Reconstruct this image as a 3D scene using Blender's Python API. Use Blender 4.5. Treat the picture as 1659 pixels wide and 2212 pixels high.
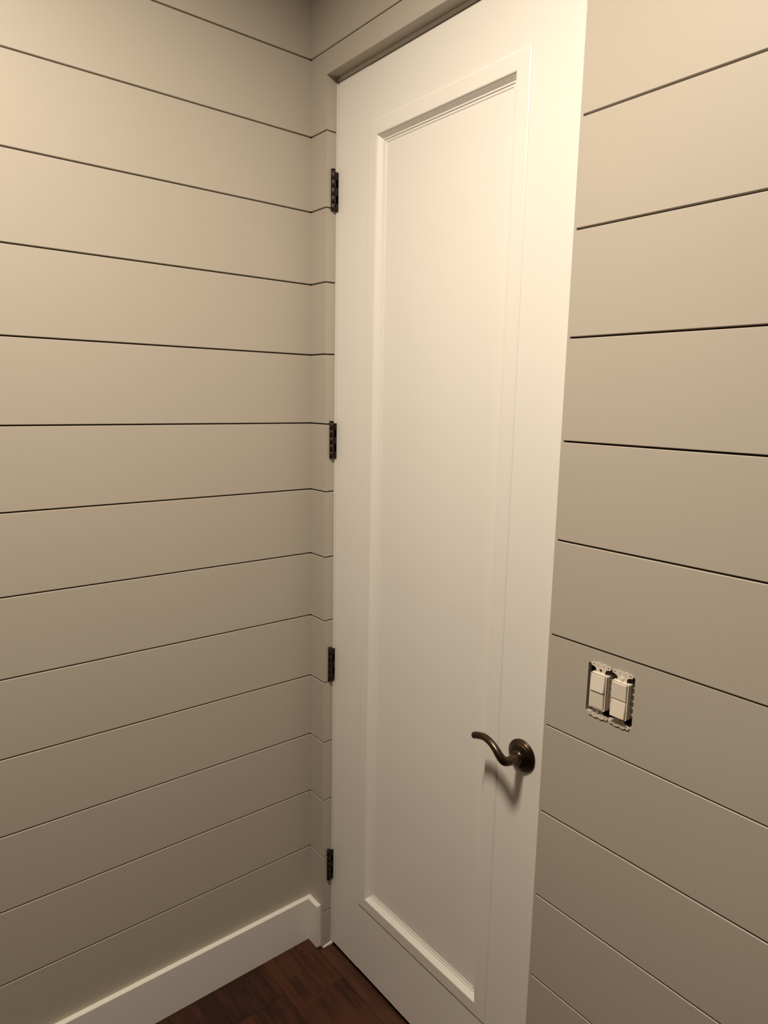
import bpy, bmesh, math, random
from mathutils import Vector, Matrix

# ------------------------------------------------------------------ scene, camera, light
for o in list(bpy.data.objects):
    bpy.data.objects.remove(o, do_unlink=True)
scene = bpy.context.scene
C = scene.collection
random.seed(7)

CAM_POS = Vector((1.62833, -1.04949, 1.66552))
YAW, PITCH, ROLL, FPX = 0.89094, -0.16314, 0.01925, 1491.42
fwd = Vector((-math.sin(YAW) * math.cos(PITCH), math.cos(YAW) * math.cos(PITCH), math.sin(PITCH)))
rgt = Vector((math.cos(YAW), math.sin(YAW), 0.0))
upv = rgt.cross(fwd)
r2 = rgt * math.cos(ROLL) + upv * math.sin(ROLL)
u2 = upv * math.cos(ROLL) - rgt * math.sin(ROLL)
cam = bpy.data.cameras.new('camera')
cam.sensor_fit = 'HORIZONTAL'
cam.sensor_width = 36.0
cam.lens = FPX * 36.0 / 1659.0
cam.clip_start = 0.02
cam_o = bpy.data.objects.new('camera', cam)
C.objects.link(cam_o)
m = Matrix((r2, u2, -fwd)).transposed().to_4x4()
m.translation = CAM_POS
cam_o.matrix_world = m
scene.camera = cam_o

world = bpy.data.worlds.new('world')
scene.world = world
world.use_nodes = True
world.node_tree.nodes['Background'].inputs[0].default_value = (0.9, 0.8, 0.7, 1)
world.node_tree.nodes['Background'].inputs[1].default_value = 0.002

vs = scene.view_settings
vs.view_transform = 'Standard'
vs.look = 'None'
vs.gamma = 1.0
vs.use_curve_mapping = False
vs.exposure = 0.0

CEIL = 2.88
LAMPS = [((0.95, -0.95), 39.5)]
LAMP_SPREAD = 166.0
LAMP_COLOR = (1.0, 0.866, 0.705)
ROOM_X, ROOM_Y = 4.6, -4.2

# ------------------------------------------------------------------ materials
def paint(name, col, rough=0.45, bump=0.04, scale=420.0, var=0.03):
    mt = bpy.data.materials.new(name)
    mt.use_nodes = True
    nt = mt.node_tree
    b = nt.nodes['Principled BSDF']
    tc = nt.nodes.new('ShaderNodeTexCoord')
    n1 = nt.nodes.new('ShaderNodeTexNoise')
    n1.inputs['Scale'].default_value = scale
    n1.inputs['Detail'].default_value = 2
    n2 = nt.nodes.new('ShaderNodeTexNoise')
    n2.inputs['Scale'].default_value = 3.0
    n2.inputs['Detail'].default_value = 3
    nt.links.new(tc.outputs['Object'], n1.inputs['Vector'])
    nt.links.new(tc.outputs['Object'], n2.inputs['Vector'])
    rmp = nt.nodes.new('ShaderNodeMix')
    rmp.data_type = 'RGBA'
    rmp.inputs['A'].default_value = (*[c * (1 - var) for c in col], 1)
    rmp.inputs['B'].default_value = (*[min(1, c * (1 + var)) for c in col], 1)
    nt.links.new(n2.outputs['Fac'], rmp.inputs['Factor'])
    nt.links.new(rmp.outputs['Result'], b.inputs['Base Color'])
    bp = nt.nodes.new('ShaderNodeBump')
    bp.inputs['Strength'].default_value = bump
    bp.inputs['Distance'].default_value = 0.001
    nt.links.new(n1.outputs['Fac'], bp.inputs['Height'])
    nt.links.new(bp.outputs['Normal'], b.inputs['Normal'])
    b.inputs['Roughness'].default_value = rough
    b.inputs['Specular IOR Level'].default_value = 0.4
    return mt

def metal(name, col, rough, lo=None):
    mt = bpy.data.materials.new(name)
    mt.use_nodes = True
    nt = mt.node_tree
    b = nt.nodes['Principled BSDF']
    tc = nt.nodes.new('ShaderNodeTexCoord')
    n = nt.nodes.new('ShaderNodeTexNoise')
    n.inputs['Scale'].default_value = 90
    nt.links.new(tc.outputs['Object'], n.inputs['Vector'])
    mx = nt.nodes.new('ShaderNodeMix')
    mx.data_type = 'RGBA'
    mx.inputs['A'].default_value = (*(lo or [c * 0.8 for c in col]), 1)
    mx.inputs['B'].default_value = (*col, 1)
    nt.links.new(n.outputs['Fac'], mx.inputs['Factor'])
    nt.links.new(mx.outputs['Result'], b.inputs['Base Color'])
    b.inputs['Metallic'].default_value = 1.0
    b.inputs['Roughness'].default_value = rough
    return mt

def wood(name, dark, light):
    mt = bpy.data.materials.new(name)
    mt.use_nodes = True
    nt = mt.node_tree
    b = nt.nodes['Principled BSDF']
    tc = nt.nodes.new('ShaderNodeTexCoord')
    oi = nt.nodes.new('ShaderNodeObjectInfo')
    add = nt.nodes.new('ShaderNodeVectorMath')
    add.operation = 'MULTIPLY_ADD'
    nt.links.new(oi.outputs['Random'], add.inputs[0])
    add.inputs[1].default_value = (7, 13, 3)
    nt.links.new(tc.outputs['Object'], add.inputs[2])
    mp = nt.nodes.new('ShaderNodeMapping')
    mp.inputs['Scale'].default_value = (5, 60, 20)
    nt.links.new(add.outputs[0], mp.inputs['Vector'])
    n = nt.nodes.new('ShaderNodeTexNoise')
    n.inputs['Scale'].default_value = 1.0
    n.inputs['Detail'].default_value = 5
    n.inputs['Distortion'].default_value = 0.6
    nt.links.new(mp.outputs[0], n.inputs['Vector'])
    n2 = nt.nodes.new('ShaderNodeTexNoise')
    n2.inputs['Scale'].default_value = 9.0
    nt.links.new(add.outputs[0], n2.inputs['Vector'])
    ma = nt.nodes.new('ShaderNodeMath')
    ma.operation = 'MULTIPLY_ADD'
    nt.links.new(n2.outputs['Fac'], ma.inputs[0])
    ma.inputs[1].default_value = 0.9
    nt.links.new(n.outputs['Fac'], ma.inputs[2])
    ma2 = nt.nodes.new('ShaderNodeMath')
    ma2.operation = 'MULTIPLY_ADD'
    nt.links.new(oi.outputs['Random'], ma2.inputs[0])
    ma2.inputs[1].default_value = 0.5
    nt.links.new(ma.outputs[0], ma2.inputs[2])
    cr = nt.nodes.new('ShaderNodeValToRGB')
    cr.color_ramp.elements[0].position = 0.75
    cr.color_ramp.elements[0].color = (*dark, 1)
    cr.color_ramp.elements[1].position = 1.0
    cr.color_ramp.elements[1].color = (*light, 1)
    sc = nt.nodes.new('ShaderNodeMath')
    sc.operation = 'MULTIPLY'
    sc.inputs[1].default_value = 0.72
    nt.links.new(ma2.outputs[0], sc.inputs[0])
    nt.links.new(sc.outputs[0], cr.inputs['Fac'])
    nt.links.new(cr.outputs['Color'], b.inputs['Base Color'])
    bp = nt.nodes.new('ShaderNodeBump')
    bp.inputs['Strength'].default_value = 0.12
    bp.inputs['Distance'].default_value = 0.002
    nt.links.new(n.outputs['Fac'], bp.inputs['Height'])
    nt.links.new(bp.outputs['Normal'], b.inputs['Normal'])
    b.inputs['Roughness'].default_value = 0.45
    b.inputs['Specular IOR Level'].default_value = 0.3
    return mt

M_WALL = paint('greige_wall_paint', (0.480, 0.436, 0.372), 0.5)
M_DOOR = paint('warm_white_door_paint', (0.82, 0.79, 0.74), 0.38, 0.02)
M_TRIM = paint('warm_white_trim_paint', (0.82, 0.79, 0.74), 0.4, 0.02)
M_CEIL = paint('ceiling_paint', (0.82, 0.79, 0.74), 0.8)
M_GAP = paint('bare_gap_shade', (0.10, 0.06, 0.03), 0.9)  # unpainted backing; brown kept dark to carry the shade inside the grooves
M_BARE = paint('bare_primed_edge', (0.85, 0.80, 0.74), 0.8)
M_SWITCH = paint('almond_switch_plastic', (0.80, 0.73, 0.62), 0.35, 0.0)
M_EAR = paint('painted_switch_strap', (0.72, 0.66, 0.56), 0.5, 0.15, 300)
M_BOX = paint('dark_blue_box_plastic', (0.012, 0.013, 0.022), 0.6)
M_BRONZE = metal('oil_rubbed_bronze', (0.125, 0.092, 0.066), 0.3, (0.06, 0.043, 0.03))
M_HINGE = metal('dark_bronze_hinge', (0.09, 0.07, 0.06), 0.4, (0.035, 0.028, 0.024))
M_SCREW = metal('screw_steel', (0.45, 0.42, 0.38), 0.35)
M_FLOOR = wood('dark_walnut_plank', (0.026, 0.0085, 0.0036), (0.068, 0.0235, 0.0105))
M_THRESH = wood('walnut_threshold', (0.055, 0.021, 0.0105), (0.085, 0.034, 0.018))
M_SUB = paint('subfloor', (0.01, 0.006, 0.004), 0.9)

def lens_mat():
    mt = bpy.data.materials.new('lamp_lens')
    mt.use_nodes = True
    b = mt.node_tree.nodes['Principled BSDF']
    b.inputs['Emission Color'].default_value = (*LAMP_COLOR, 1)
    b.inputs['Emission Strength'].default_value = 6.0
    return mt
M_LENS = lens_mat()

# ------------------------------------------------------------------ helpers
def link(name, bm, mat, parent=None, smooth=False):
    bmesh.ops.recalc_face_normals(bm, faces=bm.faces)
    me = bpy.data.meshes.new(name)
    bm.to_mesh(me)
    bm.free()
    me.materials.append(mat)
    for p in me.polygons:
        p.use_smooth = smooth
    o = bpy.data.objects.new(name, me)
    C.objects.link(o)
    if parent:
        o.parent = parent
    return o

def empty(name, loc=(0, 0, 0)):
    o = bpy.data.objects.new(name, None)
    o.empty_display_size = 0.05
    o.location = loc
    C.objects.link(o)
    return o

def tag(o, label=None, cat=None, group=None, kind=None):
    if label: o['label'] = label
    if cat: o['category'] = cat
    if group: o['group'] = group
    if kind: o['kind'] = kind
    return o

def add_box(bm, a, b):
    vs_ = [bm.verts.new((x, y, z)) for x in (a[0], b[0]) for y in (a[1], b[1]) for z in (a[2], b[2])]
    for f in ((0, 1, 3, 2), (4, 6, 7, 5), (0, 4, 5, 1), (2, 3, 7, 6), (0, 2, 6, 4), (1, 5, 7, 3)):
        bm.faces.new([vs_[i] for i in f])
    return vs_

def box(name, a, b, mat, parent=None, bevel=0.0, seg=2):
    bm = bmesh.new()
    add_box(bm, a, b)
    if bevel:
        bmesh.ops.bevel(bm, geom=bm.edges[:], offset=bevel, segments=seg, affect='EDGES', profile=0.6)
    return link(name, bm, mat, parent)

def extrude(name, prof, to3d, s0, s1, mat, parent=None, smooth=False):
    """closed 2-D profile swept straight from s0 to s1; to3d(u, v, s) -> xyz"""
    bm = bmesh.new()
    A = [bm.verts.new(to3d(u, v, s0)) for u, v in prof]
    Bv = [bm.verts.new(to3d(u, v, s1)) for u, v in prof]
    n = len(prof)
    for i in range(n):
        bm.faces.new((A[i], A[(i + 1) % n], Bv[(i + 1) % n], Bv[i]))
    bm.faces.new(A)
    bm.faces.new(Bv)
    return link(name, bm, mat, parent, smooth)

def plate(name, outer, holes, t0, t1, to3d, mat, parent=None):
    """flat plate with real holes: outline polygons in (u, v), thickness t0..t1"""
    cu = bpy.data.curves.new(name, 'CURVE')
    cu.dimensions = '2D'
    cu.fill_mode = 'BOTH'
    cu.extrude = abs(t1 - t0) / 2
    for poly in [outer] + holes:
        sp = cu.splines.new('POLY')
        sp.points.add(len(poly) - 1)
        for p, (u, v) in zip(sp.points, poly):
            p.co = (u, v, 0, 1)
        sp.use_cyclic_u = True
    tmp = bpy.data.objects.new('tmp', cu)
    C.objects.link(tmp)
    dg = bpy.context.evaluated_depsgraph_get()
    me = bpy.data.meshes.new_from_object(tmp.evaluated_get(dg))
    bpy.data.objects.remove(tmp, do_unlink=True)
    bpy.data.curves.remove(cu)
    mid = (t0 + t1) / 2
    for v in me.vertices:
        v.co = Vector(to3d(v.co.x, v.co.y, v.co.z + mid))
    me.materials.clear()
    me.materials.append(mat)
    bm = bmesh.new()
    bm.from_mesh(me)
    bmesh.ops.remove_doubles(bm, verts=bm.verts, dist=1e-6)
    bpy.data.meshes.remove(me)
    return link(name, bm, mat, parent)

def circ(cx, cy, r, n=12, a0=0.0):
    return [(cx + r * math.cos(a0 + 2 * math.pi * i / n), cy + r * math.sin(a0 + 2 * math.pi * i / n)) for i in range(n)]

def tube(bm, pts, radii, nseg=16, squash=None, cap_round=True):
    rings = []
    n = len(pts)
    prev = None
    for i, p in enumerate(pts):
        p = Vector(p)
        t = (Vector(pts[min(i + 1, n - 1)]) - Vector(pts[max(i - 1, 0)])).normalized()
        if prev is None:
            ref = Vector((0, 0, 1)) if abs(t.z) < 0.9 else Vector((1, 0, 0))
            a = t.cross(ref).normalized()
        else:
            a = (prev - t * prev.dot(t)).normalized()
        prev = a
        b = t.cross(a)
        rings.append([bm.verts.new(p + (a * math.cos(q) + b * math.sin(q)) * radii[i])
                      for q in [2 * math.pi * k / nseg for k in range(nseg)]])
    for r0, r1 in zip(rings, rings[1:]):
        for k in range(nseg):
            bm.faces.new((r0[k], r0[(k + 1) % nseg], r1[(k + 1) % nseg], r1[k]))
    bm.faces.new(rings[0])
    bm.faces.new(rings[-1])

def catmull(pts, rad, sub=6):
    P, R = [], []
    n = len(pts)
    for i in range(n - 1):
        p0, p1, p2, p3 = [Vector(pts[max(0, min(n - 1, j))]) for j in (i - 1, i, i + 1, i + 2)]
        for s in range(sub):
            t = s / sub
            P.append(0.5 * ((2 * p1) + (p2 - p0) * t + (2 * p0 - 5 * p1 + 4 * p2 - p3) * t * t + (3 * p1 - p0 - 3 * p2 + p3) * t ** 3))
            R.append(rad[i] * (1 - t) + rad[i + 1] * t)
    P.append(Vector(pts[-1]))
    R.append(rad[-1])
    return P, R

def lathe(bm, prof, to3d, nseg=40):
    """prof: list of (radius, height); to3d(a, b, h)"""
    rings = []
    for r, h in prof:
        if r < 1e-6:
            rings.append([bm.verts.new(to3d(0, 0, h))])
        else:
            rings.append([bm.verts.new(to3d(r * math.cos(2 * math.pi * k / nseg), r * math.sin(2 * math.pi * k / nseg), h)) for k in range(nseg)])
    for r0, r1 in zip(rings, rings[1:]):
        for k in range(nseg):
            k2 = (k + 1) % nseg
            if len(r0) == 1 and len(r1) > 1:
                bm.faces.new((r0[0], r1[k], r1[k2]))
            elif len(r1) == 1 and len(r0) > 1:
                bm.faces.new((r0[k], r0[k2], r1[0]))
            elif len(r0) > 1:
                bm.faces.new((r0[k], r0[k2], r1[k2], r1[k]))

def sharp(o, ang=35):
    bm = bmesh.new()
    bm.from_mesh(o.data)
    for e in bm.edges:
        e.smooth = not (len(e.link_faces) == 2 and e.calc_face_angle(0) > math.radians(ang))
    for f in bm.faces:
        f.smooth = True
    bm.to_mesh(o.data)
    bm.free()
    return o

# ------------------------------------------------------------------ key dimensions (metres)
XJ, XE = 0.0707, 0.8420           # door opening in the back wall
SOFFIT = 2.458
T = 0.012                         # shiplap board thickness
RD = 0.031                        # depth of the door recess
FACE = 0.033                      # plane of the door face
PITCHB, Z0 = 0.184, 2.698
GAP = 0.0034
GZ = [Z0 - PITCHB * k for k in range(-1, 15)]        # groove heights
RIGHT_DZ = {11: -0.002, 12: -0.005, 13: -0.005, 14: -0.004}

# ------------------------------------------------------------------ structure: floor
floor = box('floor', (-0.06, ROOM_Y - 0.06, -0.06), (ROOM_X + 0.06, 0.40, -0.012), M_SUB)
tag(floor, 'dark reddish brown wood plank floor', 'floor', kind='structure')
row_w = 0.161
yrow = yrow_top = -0.0145
JAMB_FACE = 0.0737
row = 0
while yrow > ROOM_Y + 0.01:
    y0, y1 = max(ROOM_Y, yrow - row_w), yrow
    first = {0: 0.199, 1: 0.148, 2: 0.52, 3: 0.31}.get(row, random.uniform(0.15, 0.9))
    cuts = [0.0, first]
    while cuts[-1] < ROOM_X - 0.25:
        cuts.append(cuts[-1] + random.uniform(0.75, 1.15))
    cuts[-1] = ROOM_X
    for a, b in zip(cuts, cuts[1:]):
        g = 0.0003
        e = 0.0007
        prof = [(y0 + g, -0.012), (y1 - g, -0.012), (y1 - g, -e), (y1 - g - e, 0), (y0 + g + e, 0), (y0 + g, -e)]
        extrude('plank', prof, lambda u, v, s: (s, u, v), a + g, b - g, M_FLOOR, floor)
    yrow -= row_w
    row += 1

box('plank', (0.0, yrow_top, -0.012), (JAMB_FACE, 0.0, 0.0), M_FLOOR, floor)

ceiling = box('ceiling', (-0.06, ROOM_Y - 0.06, CEIL), (ROOM_X + 0.06, 0.15, CEIL + 0.05), M_CEIL)
tag(ceiling, 'plain painted ceiling', 'ceiling', kind='structure')

# ------------------------------------------------------------------ structure: left wall
wl = box('wall_left', (-0.06, ROOM_Y - 0.06, 0), (-T, 0.06, CEIL), M_GAP)
tag(wl, 'greige painted shiplap wall left of the door', 'wall', kind='structure')
ch = 0.0009
def spans(dz=None):
    out = []
    zs = [CEIL] + [z + (dz or {}).get(k - 1, 0) for k, z in enumerate(GZ)] + [0.0]
    for k in range(len(zs) - 1):
        top = zs[k] if k == 0 else zs[k] - GAP / 2
        bot = zs[k + 1] if k == len(zs) - 2 else zs[k + 1] + GAP / 2
        out.append((k, bot, top))
    return out
def bprof(bot, top):      # (depth into wall, z), chamfered front edges
    return [(T, bot), (ch, bot), (0, bot + ch), (0, top - ch), (ch, top), (T, top)]

for k, bot, top in spans():
    extrude('board', bprof(bot, top), lambda u, v, s: (-u, s, v), ROOM_Y, 0.0, M_WALL, wl)

# ------------------------------------------------------------------ structure: back wall with the door opening
HX0, HX1, HZ0, HZ1 = 0.9332, 1.0272, 1.1045, 1.1985      # switch cut-out
EX = lambda u, v, t: (u, t, v)
wb = plate('wall_back', [(-0.06, 0), (XJ - T, 0), (XJ - T, SOFFIT + T), (XE + 0.012, SOFFIT + T), (XE + 0.012, 0), (ROOM_X + 0.06, 0), (ROOM_X + 0.06, CEIL), (-0.06, CEIL)],
           [[(HX0 - .003, HZ0 - .003), (HX1 + .003, HZ0 - .003), (HX1 + .003, HZ1 + .003), (HX0 - .003, HZ1 + .003)]], T, 0.12, EX, M_GAP)
tag(wb, 'greige painted shiplap wall around the recessed door', 'wall', kind='structure')
EDGE = 0.006                      # plain jamb edge that ends the boards right of the door
for k, bot, top in spans():
    if bot >= SOFFIT:             # boards above the door run right across
        extrude('board', bprof(bot, top), lambda u, v, s: (s, u, v), 0.0, ROOM_X, M_WALL, wb)
    elif top > SOFFIT:            # board notched round the head of the opening
        plate('board', [(0, bot), (XJ, bot), (XJ, SOFFIT), (XE, SOFFIT), (XE, bot), (ROOM_X, bot), (ROOM_X, top), (0, top)], [], 0, T, EX, M_WALL, wb)
        extrude('return_board', [(T, bot), (RD, bot), (RD, SOFFIT + T), (T, SOFFIT + T)], lambda u, v, s: (s, u, v), XJ - T, XJ, M_WALL, wb)
    else:
        extrude('board', bprof(bot, top), lambda u, v, s: (s, u, v), 0.0, XJ, M_WALL, wb)
        # short return into the door recess, same courses
        extrude('return_board', [(XJ - T, bot), (XJ - ch, bot), (XJ, bot + ch), (XJ, top - ch), (XJ - ch, top), (XJ - T, top)],
                lambda u, v, s: (u, s, v), T, RD, M_WALL, wb)
for k, bot, top in spans(RIGHT_DZ):
    if top > SOFFIT:
        continue
    if bot < HZ0 < top:
        outer = [(XE + EDGE, bot), (ROOM_X, bot), (ROOM_X, top), (XE + EDGE, top)]
        rr = 0.004
        hole = []
        for cx, cz, a0 in ((HX1 - rr, HZ1 - rr, 0), (HX0 + rr * .3, HZ1 - rr * .3, 90), (HX0 + rr * .3, HZ0 + rr * .3, 180), (HX1 - rr * .3, HZ0 + rr * .3, 270)):
            r = rr if a0 == 0 else rr * .3
            for j in range(4):
                a = math.radians(a0 + 30 * j)
                hole.append((cx + r * math.cos(a), cz + r * math.sin(a)))
        plate('board', outer, [hole], 0, T, EX, M_WALL, wb)
    else:
        extrude('board', bprof(bot, top), lambda u, v, s: (s, u, v), XE + EDGE, ROOM_X, M_WALL, wb)
box('jamb_edge', (XE, 0, 0), (XE + EDGE, RD, SOFFIT), M_WALL, wb)
box('soffit', (XJ, T, SOFFIT), (XE + EDGE, RD + 0.002, SOFFIT + T), M_WALL, wb)
# rough unpainted foot of the return board
bm = bmesh.new()
add_box(bm, (XJ, 0.002, 0.0), (XJ + 0.0035, 0.0325, 0.006))
bmesh.ops.subdivide_edges(bm, edges=bm.edges[:], cuts=3, use_grid_fill=True)
for v in bm.verts:
    f = (v.co.y - 0.002) / 0.0305
    v.co.z *= 0.35 + 1.0 * f + random.uniform(-.12, .12)
    v.co.x += random.uniform(-.0004, .0012) * f * 2
link('unpainted_foot', bm, M_BARE, wb)

wr = box('wall_right', (ROOM_X, ROOM_Y - 0.06, 0), (ROOM_X + 0.06, 0.0, CEIL), M_WALL)
tag(wr, 'plain greige wall facing the shiplap side wall', 'wall', kind='structure')
wf = box('wall_front', (-0.012, ROOM_Y - 0.06, 0), (ROOM_X, ROOM_Y, CEIL), M_WALL)
tag(wf, 'plain greige wall facing the door', 'wall', kind='structure')

# ------------------------------------------------------------------ baseboards
BH, BT = 0.139, 0.0145
def base_profile():
    e = 0.0012
    return [(0, 0), (BT, 0), (BT, BH - e), (BT - e, BH), (0, BH)]
bl = extrude('baseboard_left', base_profile(), lambda u, v, s: (u, s, v + 0.0008), ROOM_Y, 0.0, M_TRIM)
tag(bl, 'white flat baseboard along the shiplap side wall', 'baseboard', kind='structure')
bb = extrude('baseboard_back', base_profile(), lambda u, v, s: (s, -u, v + 0.0008), BT, 0.0605, M_TRIM)
tag(bb, 'short white baseboard return between corner and door recess', 'baseboard', kind='structure')
br = extrude('baseboard_right', base_profile(), lambda u, v, s: (s, -u, v + 0.0008), XE + 0.012, ROOM_X, M_TRIM)
tag(br, 'white baseboard under the light switches', 'baseboard', kind='structure')

# ------------------------------------------------------------------ door frame, threshold
tr = empty('trim_1', (XJ, 0.06, 0))
tag(tr, 'white door jamb lining the recess', 'door frame', kind='structure')
def lb(name, a, b, mat, parent, bevel=0.0):
    L = parent.location
    return box(name, tuple(a[i] - L[i] for i in range(3)), tuple(b[i] - L[i] for i in range(3)), mat, parent, bevel)
JF = 0.0737
lb('side_jamb', (XJ - T, RD, 0), (JF, 0.12, SOFFIT), M_TRIM, tr, 0.0006)
lb('side_jamb', (0.8425, RD, 0), (XE + 0.012, 0.12, SOFFIT), M_TRIM, tr, 0.0006)
lb('head_jamb', (JF, RD + 0.002, 2.4485), (0.8425, 0.12, SOFFIT), M_TRIM, tr, 0.0006)
lb('door_stop', (JF, 0.071, 0.0), (JF + 0.011, 0.11, 2.4485), M_TRIM, tr)
lb('door_stop', (0.8315, 0.071, 0.0), (0.8425, 0.11, 2.4485), M_TRIM, tr)
lb('door_stop', (JF + 0.011, 0.071, 2.4375), (0.8315, 0.11, 2.4485), M_TRIM, tr)
th = extrude('trim_2', [(-0.014, -0.012), (0.14, -0.012), (0.14, -0.007), (0.0315, -0.007), (0.0290, 0.001), (-0.0125, 0.001), (-0.014, 0.0)], lambda u, v, s: (s, u, v), JF + .0002, 0.8420, M_THRESH)
tag(th, 'brown wood threshold strip under the white door', 'threshold', kind='structure')

# ------------------------------------------------------------------ door
DX0, DX1, DZ0, DZ1 = 0.0765, 0.8395, 0.012, 2.4453
MX0, MX1, MZ0, MZ1 = 0.2040, 0.7020, 0.2230, 2.3170       # outer edge of the panel moulding
DTH = 0.035
door = empty('door_1', (DX0, FACE, DZ0))
tag(door, 'tall white single panel door with bronze lever and dark hinges', 'door', kind='structure')
DL = Vector((DX0, FACE, DZ0))
def D(x, y, z):
    return (x - DL.x, y - DL.y, z - DL.z)
c = 0.0015
extrude('stile', [(DX0, FACE + c), (DX0 + c, FACE), (MX0, FACE), (MX0, FACE + DTH), (DX0, FACE + DTH)], lambda u, v, s: D(u, v, s), DZ0, DZ1, M_DOOR, door)
extrude('stile', [(MX1, FACE), (DX1 - c, FACE), (DX1, FACE + c), (DX1, FACE + DTH), (MX1, FACE + DTH)], lambda u, v, s: D(u, v, s), DZ0, DZ1, M_DOOR, door)
extrude('rail', [(FACE, MZ1), (FACE, DZ1 - c), (FACE + c, DZ1), (FACE + DTH, DZ1), (FACE + DTH, MZ1)], lambda u, v, s: D(s, u, v), MX0, MX1, M_DOOR, door)
extrude('rail', [(FACE, MZ0), (FACE, DZ0 + c), (FACE + c, DZ0), (FACE + DTH, DZ0), (FACE + DTH, MZ0)], lambda u, v, s: D(s, u, v), MX0, MX1, M_DOOR, door)
# moulding profile: (distance inwards, depth behind the face)
MP = [(0.0, 0.018), (0.0, -0.0004), (0.0010, -0.0016), (0.0036, -0.0030), (0.0330, -0.0034), (0.0352, -0.0026), (0.0368, -0.0002),
      (0.0445, 0.0088), (0.0475, 0.0092), (0.0482, 0.0112), (0.0530, 0.0116), (0.0545, 0.0130), (0.0560, 0.0130), (0.0560, 0.018)]
def ring(u):
    return [(MX0 + u, MZ0 + u), (MX1 - u, MZ0 + u), (MX1 - u, MZ1 - u), (MX0 + u, MZ1 - u)]
for side in range(4):
    bm = bmesh.new()
    A, Bq = [], []
    for u, d in MP:
        r = ring(u)
        a, b = r[side], r[(side + 1) % 4]
        A.append(bm.verts.new(D(a[0], FACE + d, a[1])))
        Bq.append(bm.verts.new(D(b[0], FACE + d, b[1])))
    n = len(MP)
    for i in range(n):
        j = (i + 1) % n
        bm.faces.new((A[i], A[j], Bq[j], Bq[i]))
    bm.faces.new(A)
    bm.faces.new(Bq)
    o = link('moulding', bm, M_DOOR, door)
extrude('panel', [(MX0 + .0555, MZ0 + .0555), (MX1 - .0555, MZ0 + .0555), (MX1 - .0555, MZ1 - .0555), (MX0 + .0555, MZ1 - .0555)],
        lambda u, v, s: D(u, s, v), FACE + 0.0129, FACE + 0.030, M_DOOR, door)

# hinges: barrel of five knuckles, ball-tipped pin, two leaves
AX, AY, HR, HL = JF + 0.0004, 0.0190, 0.0058, 0.0965
for hz in (2.187, 1.5490, 0.9095, 0.2740):
    h = empty('hinge', D(AX, AY, hz))
    h.parent = door
    h['label'] = 'dark bronze butt hinge'
    kn = HL / 5
    for i in range(5):
        bm = bmesh.new()
        z0, z1 = -HL / 2 + i * kn + 0.0004, -HL / 2 + (i + 1) * kn - 0.0004
        lathe(bm, [(0, z0), (HR - .0006, z0), (HR, z0 + .0006), (HR, z1 - .0006), (HR - .0006, z1), (0, z1)], lambda a, b, hh: (a, b, hh), 16)
        sharp(link('knuckle', bm, M_HINGE, h), 50)
    bm = bmesh.new()
    z1 = HL / 2
    lathe(bm, [(0, z1 - .006), (.0042, z1 - .006), (.0042, z1 + .0008), (.0052, z1 + .0014), (.0060, z1 + .0042), (.0052, z1 + .0052), (.0030, z1 + .0034), (0, z1 + .0030)], lambda a, b, hh: (a, b, hh), 16)
    sharp(link('pin', bm, M_HINGE, h), 50)
    # leaf plate from barrel into the joint (jamb side and door side)
    box('leaf', (-0.0009, 0.004, -HL / 2 + .001), (0.0008, 0.034, HL / 2 - .001), M_HINGE, h)
    bm = bmesh.new()
    for i in (1, 3):
        add_box(bm, (0.0008, 0.002, -HL / 2 + i * kn), (0.0021, 0.0141, -HL / 2 + (i + 1) * kn))
    add_box(bm, (0.0008, 0.0075, -HL / 2 + .001), (0.0021, 0.0141, HL / 2 - .001))
    link('leaf', bm, M_HINGE, h)

# lever handle
RX, RZ = 0.7670, 0.9310
hd = empty('lever_handle', D(RX, FACE, RZ))
hd.parent = door
hd['label'] = 'oil-rubbed bronze wave lever on a round rosette'
bm = bmesh.new()
lathe(bm, [(0, 0), (.0345, 0), (.0350, -.0012), (.0350, -.0030), (.0338, -.0042), (.0318, -.0046), (.0312, -.0060), (.0298, -.0072), (.0278, -.0078),
           (.0268, -.0092), (.0240, -.0112), (.0195, -.0128), (.0150, -.0142), (.0122, -.0165), (.0112, -.0200), (0, -.0200)],
      lambda a, b, hh: (a, hh, b), 56)
sharp(link('rosette', bm, M_BRONZE, hd), 60)
pts = [(.7670, .016, .931), (.7670, .000, .931), (.7672, -.012, .9318), (.7645, -.0215, .9345), (.7560, -.0250, .9425), (.7440, -.0250, .9530), (.7270, -.0235, .9615), (.7080, -.0215, .9640), (.6900, -.0200, .9600), (.6780, -.0195, .9555)]
rad = [.0108, .0100, .0094, .0092, .0086, .0080, .0076, .0075, .0076, .0074]
P, R = catmull(pts, rad, 7)
tip = P[-1]
d = (P[-1] - P[-2]).normalized()
for s, k in ((.0022, .93), (.0036, .75), (.0044, .4)):
    P.append(tip + d * s)
    R.append(rad[-1] * k)
bm = bmesh.new()
tube(bm, [Vector((p.x - RX, p.y - FACE, p.z - RZ)) for p in P], R, 20)
link('lever', bm, M_BRONZE, hd, smooth=True)
bm = bmesh.new()
lathe(bm, [(0, 0), (.0016, 0), (.0016, -.0004), (0, -.0006)], lambda a, b, hh: (a + .0045, hh - .0150, b - .0165), 10)
link('set_screw', bm, M_SCREW, hd)

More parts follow.
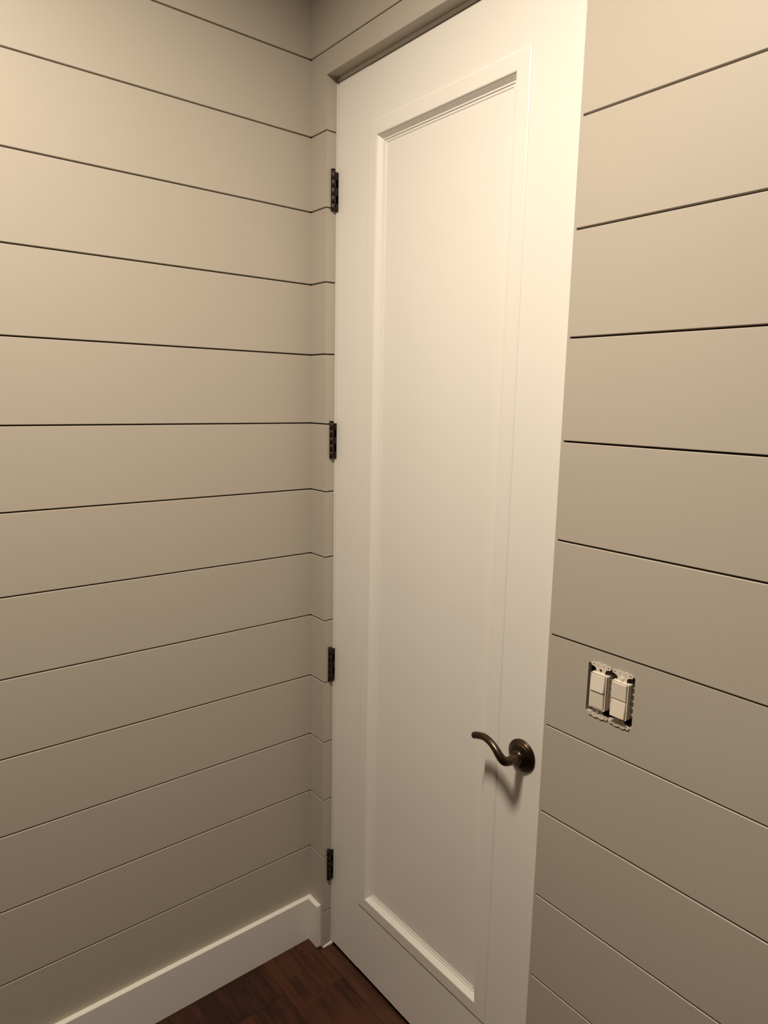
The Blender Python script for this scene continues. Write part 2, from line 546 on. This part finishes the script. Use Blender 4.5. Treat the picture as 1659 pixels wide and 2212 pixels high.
# ------------------------------------------------------------------ electrical box and the two open switches
eb = empty('electrical_box', ((HX0 + HX1) / 2, T, (HZ0 + HZ1) / 2))
tag(eb, 'dark double switch box sunk in the shiplap cut-out', 'electrical box')
ex, ey, ez = eb.location
w, hh_ = (HX1 - HX0) / 2 + .0025, (HZ1 - HZ0) / 2 + .0025
bm = bmesh.new()
add_box(bm, (-w, .056, -hh_), (w, .058, hh_))
link('back_plate', bm, M_BOX, eb)
for nm, a, b in (('side_plate', (-w, 0.0005, -hh_), (-w + .0022, .056, hh_)), ('side_plate', (w - .0022, 0.0005, -hh_), (w, .056, hh_)),
                 ('side_plate', (-w + .0022, 0.0005, -hh_), (w - .0022, .056, -hh_ + .0022)), ('side_plate', (-w + .0022, 0.0005, hh_ - .0022), (w - .0022, .056, hh_))):
    box(nm, a, b, M_BOX, eb)

def ear_outline(sgn, flip=1):
    pts = [(-.0085, 0), (-.0090, .0075), (-.0105, .0115), (-.0150, .0135), (-.0190, .0140), (-.0203, .0165), (-.0195, .0195), (-.0165, .0208),
           (-.0125, .0198), (-.0095, .0218), (-.0040, .0222), (-.0025, .0208), (.0025, .0208), (.0040, .0222), (.0095, .0218), (.0125, .0198),
           (.0165, .0208), (.0195, .0195), (.0203, .0165), (.0190, .0140), (.0150, .0135), (.0105, .0115), (.0090, .0075), (.0085, 0)]
    return [(x * flip, sgn * z) for x, z in pts]

def make_switch(cx, cz, label, tip_up):
    s = empty('light_switch', (cx, -0.0018, cz))
    tag(s, label, 'light switch', 'bare rocker switches in the wall cut-out')
    W2, H2 = .0165, .0335
    box('body', (-.0170, .0005, -.0325), (.0170, .036, .0325), M_SWITCH, s, .001)
    # front frame: rim with two openings
    plate('frame', [(-W2, -H2 + .002), (-W2 + .002, -H2), (W2 - .002, -H2), (W2, -H2 + .002), (W2, H2 - .002), (W2 - .002, H2), (-W2 + .002, H2), (-W2, H2 - .002)],
          [[(-W2 + .0016, -H2 + .0016), (W2 - .0016, -H2 + .0016), (W2 - .0016, H2 - .0016), (-W2 + .0016, H2 - .0016)]],
          -.0055, .001, EX, M_SWITCH, s)
    # two stacked rockers, each a wedge that tips in or out
    for sg, (za, zb) in ((1, (.0006, H2 - .0022)), (-1, (-H2 + .0022, -.0006))):
        out_top, out_bot = (.0062, .0098) if (sg > 0) == tip_up else (.0080, .0066)
        bm = bmesh.new()
        add_box(bm, (-W2 + .0020, -1, za), (W2 - .0020, .0, zb))
        for v in bm.verts:
            if v.co.y < -.5:
                f = (v.co.z - za) / (zb - za)
                v.co.y = -(out_bot * (1 - f) + out_top * f)
                v.co.x *= .90 if v.co.x > 0 else .97
                v.co.z += (-.0004 if v.co.z > (za + zb) / 2 else .0002)
        bmesh.ops.bevel(bm, geom=bm.edges[:], offset=.0006, segments=2, affect='EDGES')
        link('rocker', bm, M_SWITCH, s)
    for sg in (1, -1):
        base = .0330
        holes = [circ(0, sg * .0085, .0029, 12), circ(-.0152, sg * .0172, .0016, 10), circ(.0152, sg * .0172, .0016, 10), circ(-.0058, sg * .0168, .0011, 8), circ(.0058, sg * .0168, .0011, 8)]
        # strap ear lies just proud of the board
        e = plate('strap_ear', ear_outline(sg), holes, -.0004, .0010, lambda u, v, t, sg=sg, base=base: (u, t, v + sg * (base - .003)), M_EAR, s)
        if not (tip_up and sg > 0):
            bm = bmesh.new()
            lathe(bm, [(0, 0), (.0040, 0), (.0040, -.0008), (.0030, -.0018), (.0008, -.0021), (0, -.0015)], lambda a, b, h: (a, h - .0004, b + sg * (base + .0055)), 14)
            link('screw', bm, M_EAR, s, smooth=False)
    # moulded ribs and terminal screws on the side of the body
    for i in range(5):
        z = .024 - i * .0125
        bm = bmesh.new()
        lathe(bm, [(0, 0), (.0022, 0), (.0022, .0030), (.0015, .0040), (0, .0042)], lambda a, b, h, z=z: (.0168 + h, .012 + a, z + b), 10)
        link('side_stud', bm, M_SWITCH, s)
    return s
make_switch(0.9603, 1.1520, 'almond double rocker switch nearer the door, upper rocker tipped out', True)
make_switch(1.0037, 1.1515, 'almond double rocker switch farther from the door, next to its twin', False)

# ------------------------------------------------------------------ recessed ceiling lamps (the room's light)
for i, ((lx, ly), pw) in enumerate(LAMPS):
    lo = empty('ceiling_light', (lx, ly, CEIL))
    tag(lo, 'round flush ceiling light in front of the white door', 'ceiling light')
    bm = bmesh.new()
    lathe(bm, [(.148, -.0005), (.148, -.003), (.152, -.012), (.164, -.010), (.168, -.0005)], lambda a, b, h: (a, b, h), 40)
    sharp(link('trim_ring', bm, M_CEIL, lo))
    bm = bmesh.new()
    lathe(bm, [(0, -.001), (.1475, -.001), (.1475, -.0025), (0, -.0025)], lambda a, b, h: (a, b, h), 32)
    link('lens', bm, M_LENS, lo)
    la = bpy.data.lights.new('lamp', 'AREA')
    la.shape = 'DISK'
    la.size = 0.29
    la.energy = pw
    la.spread = math.radians(LAMP_SPREAD)
    la.color = LAMP_COLOR
    ob = bpy.data.objects.new('lamp', la)
    C.objects.link(ob)
    ob.parent = lo
    ob.location = (0, 0, -.014)
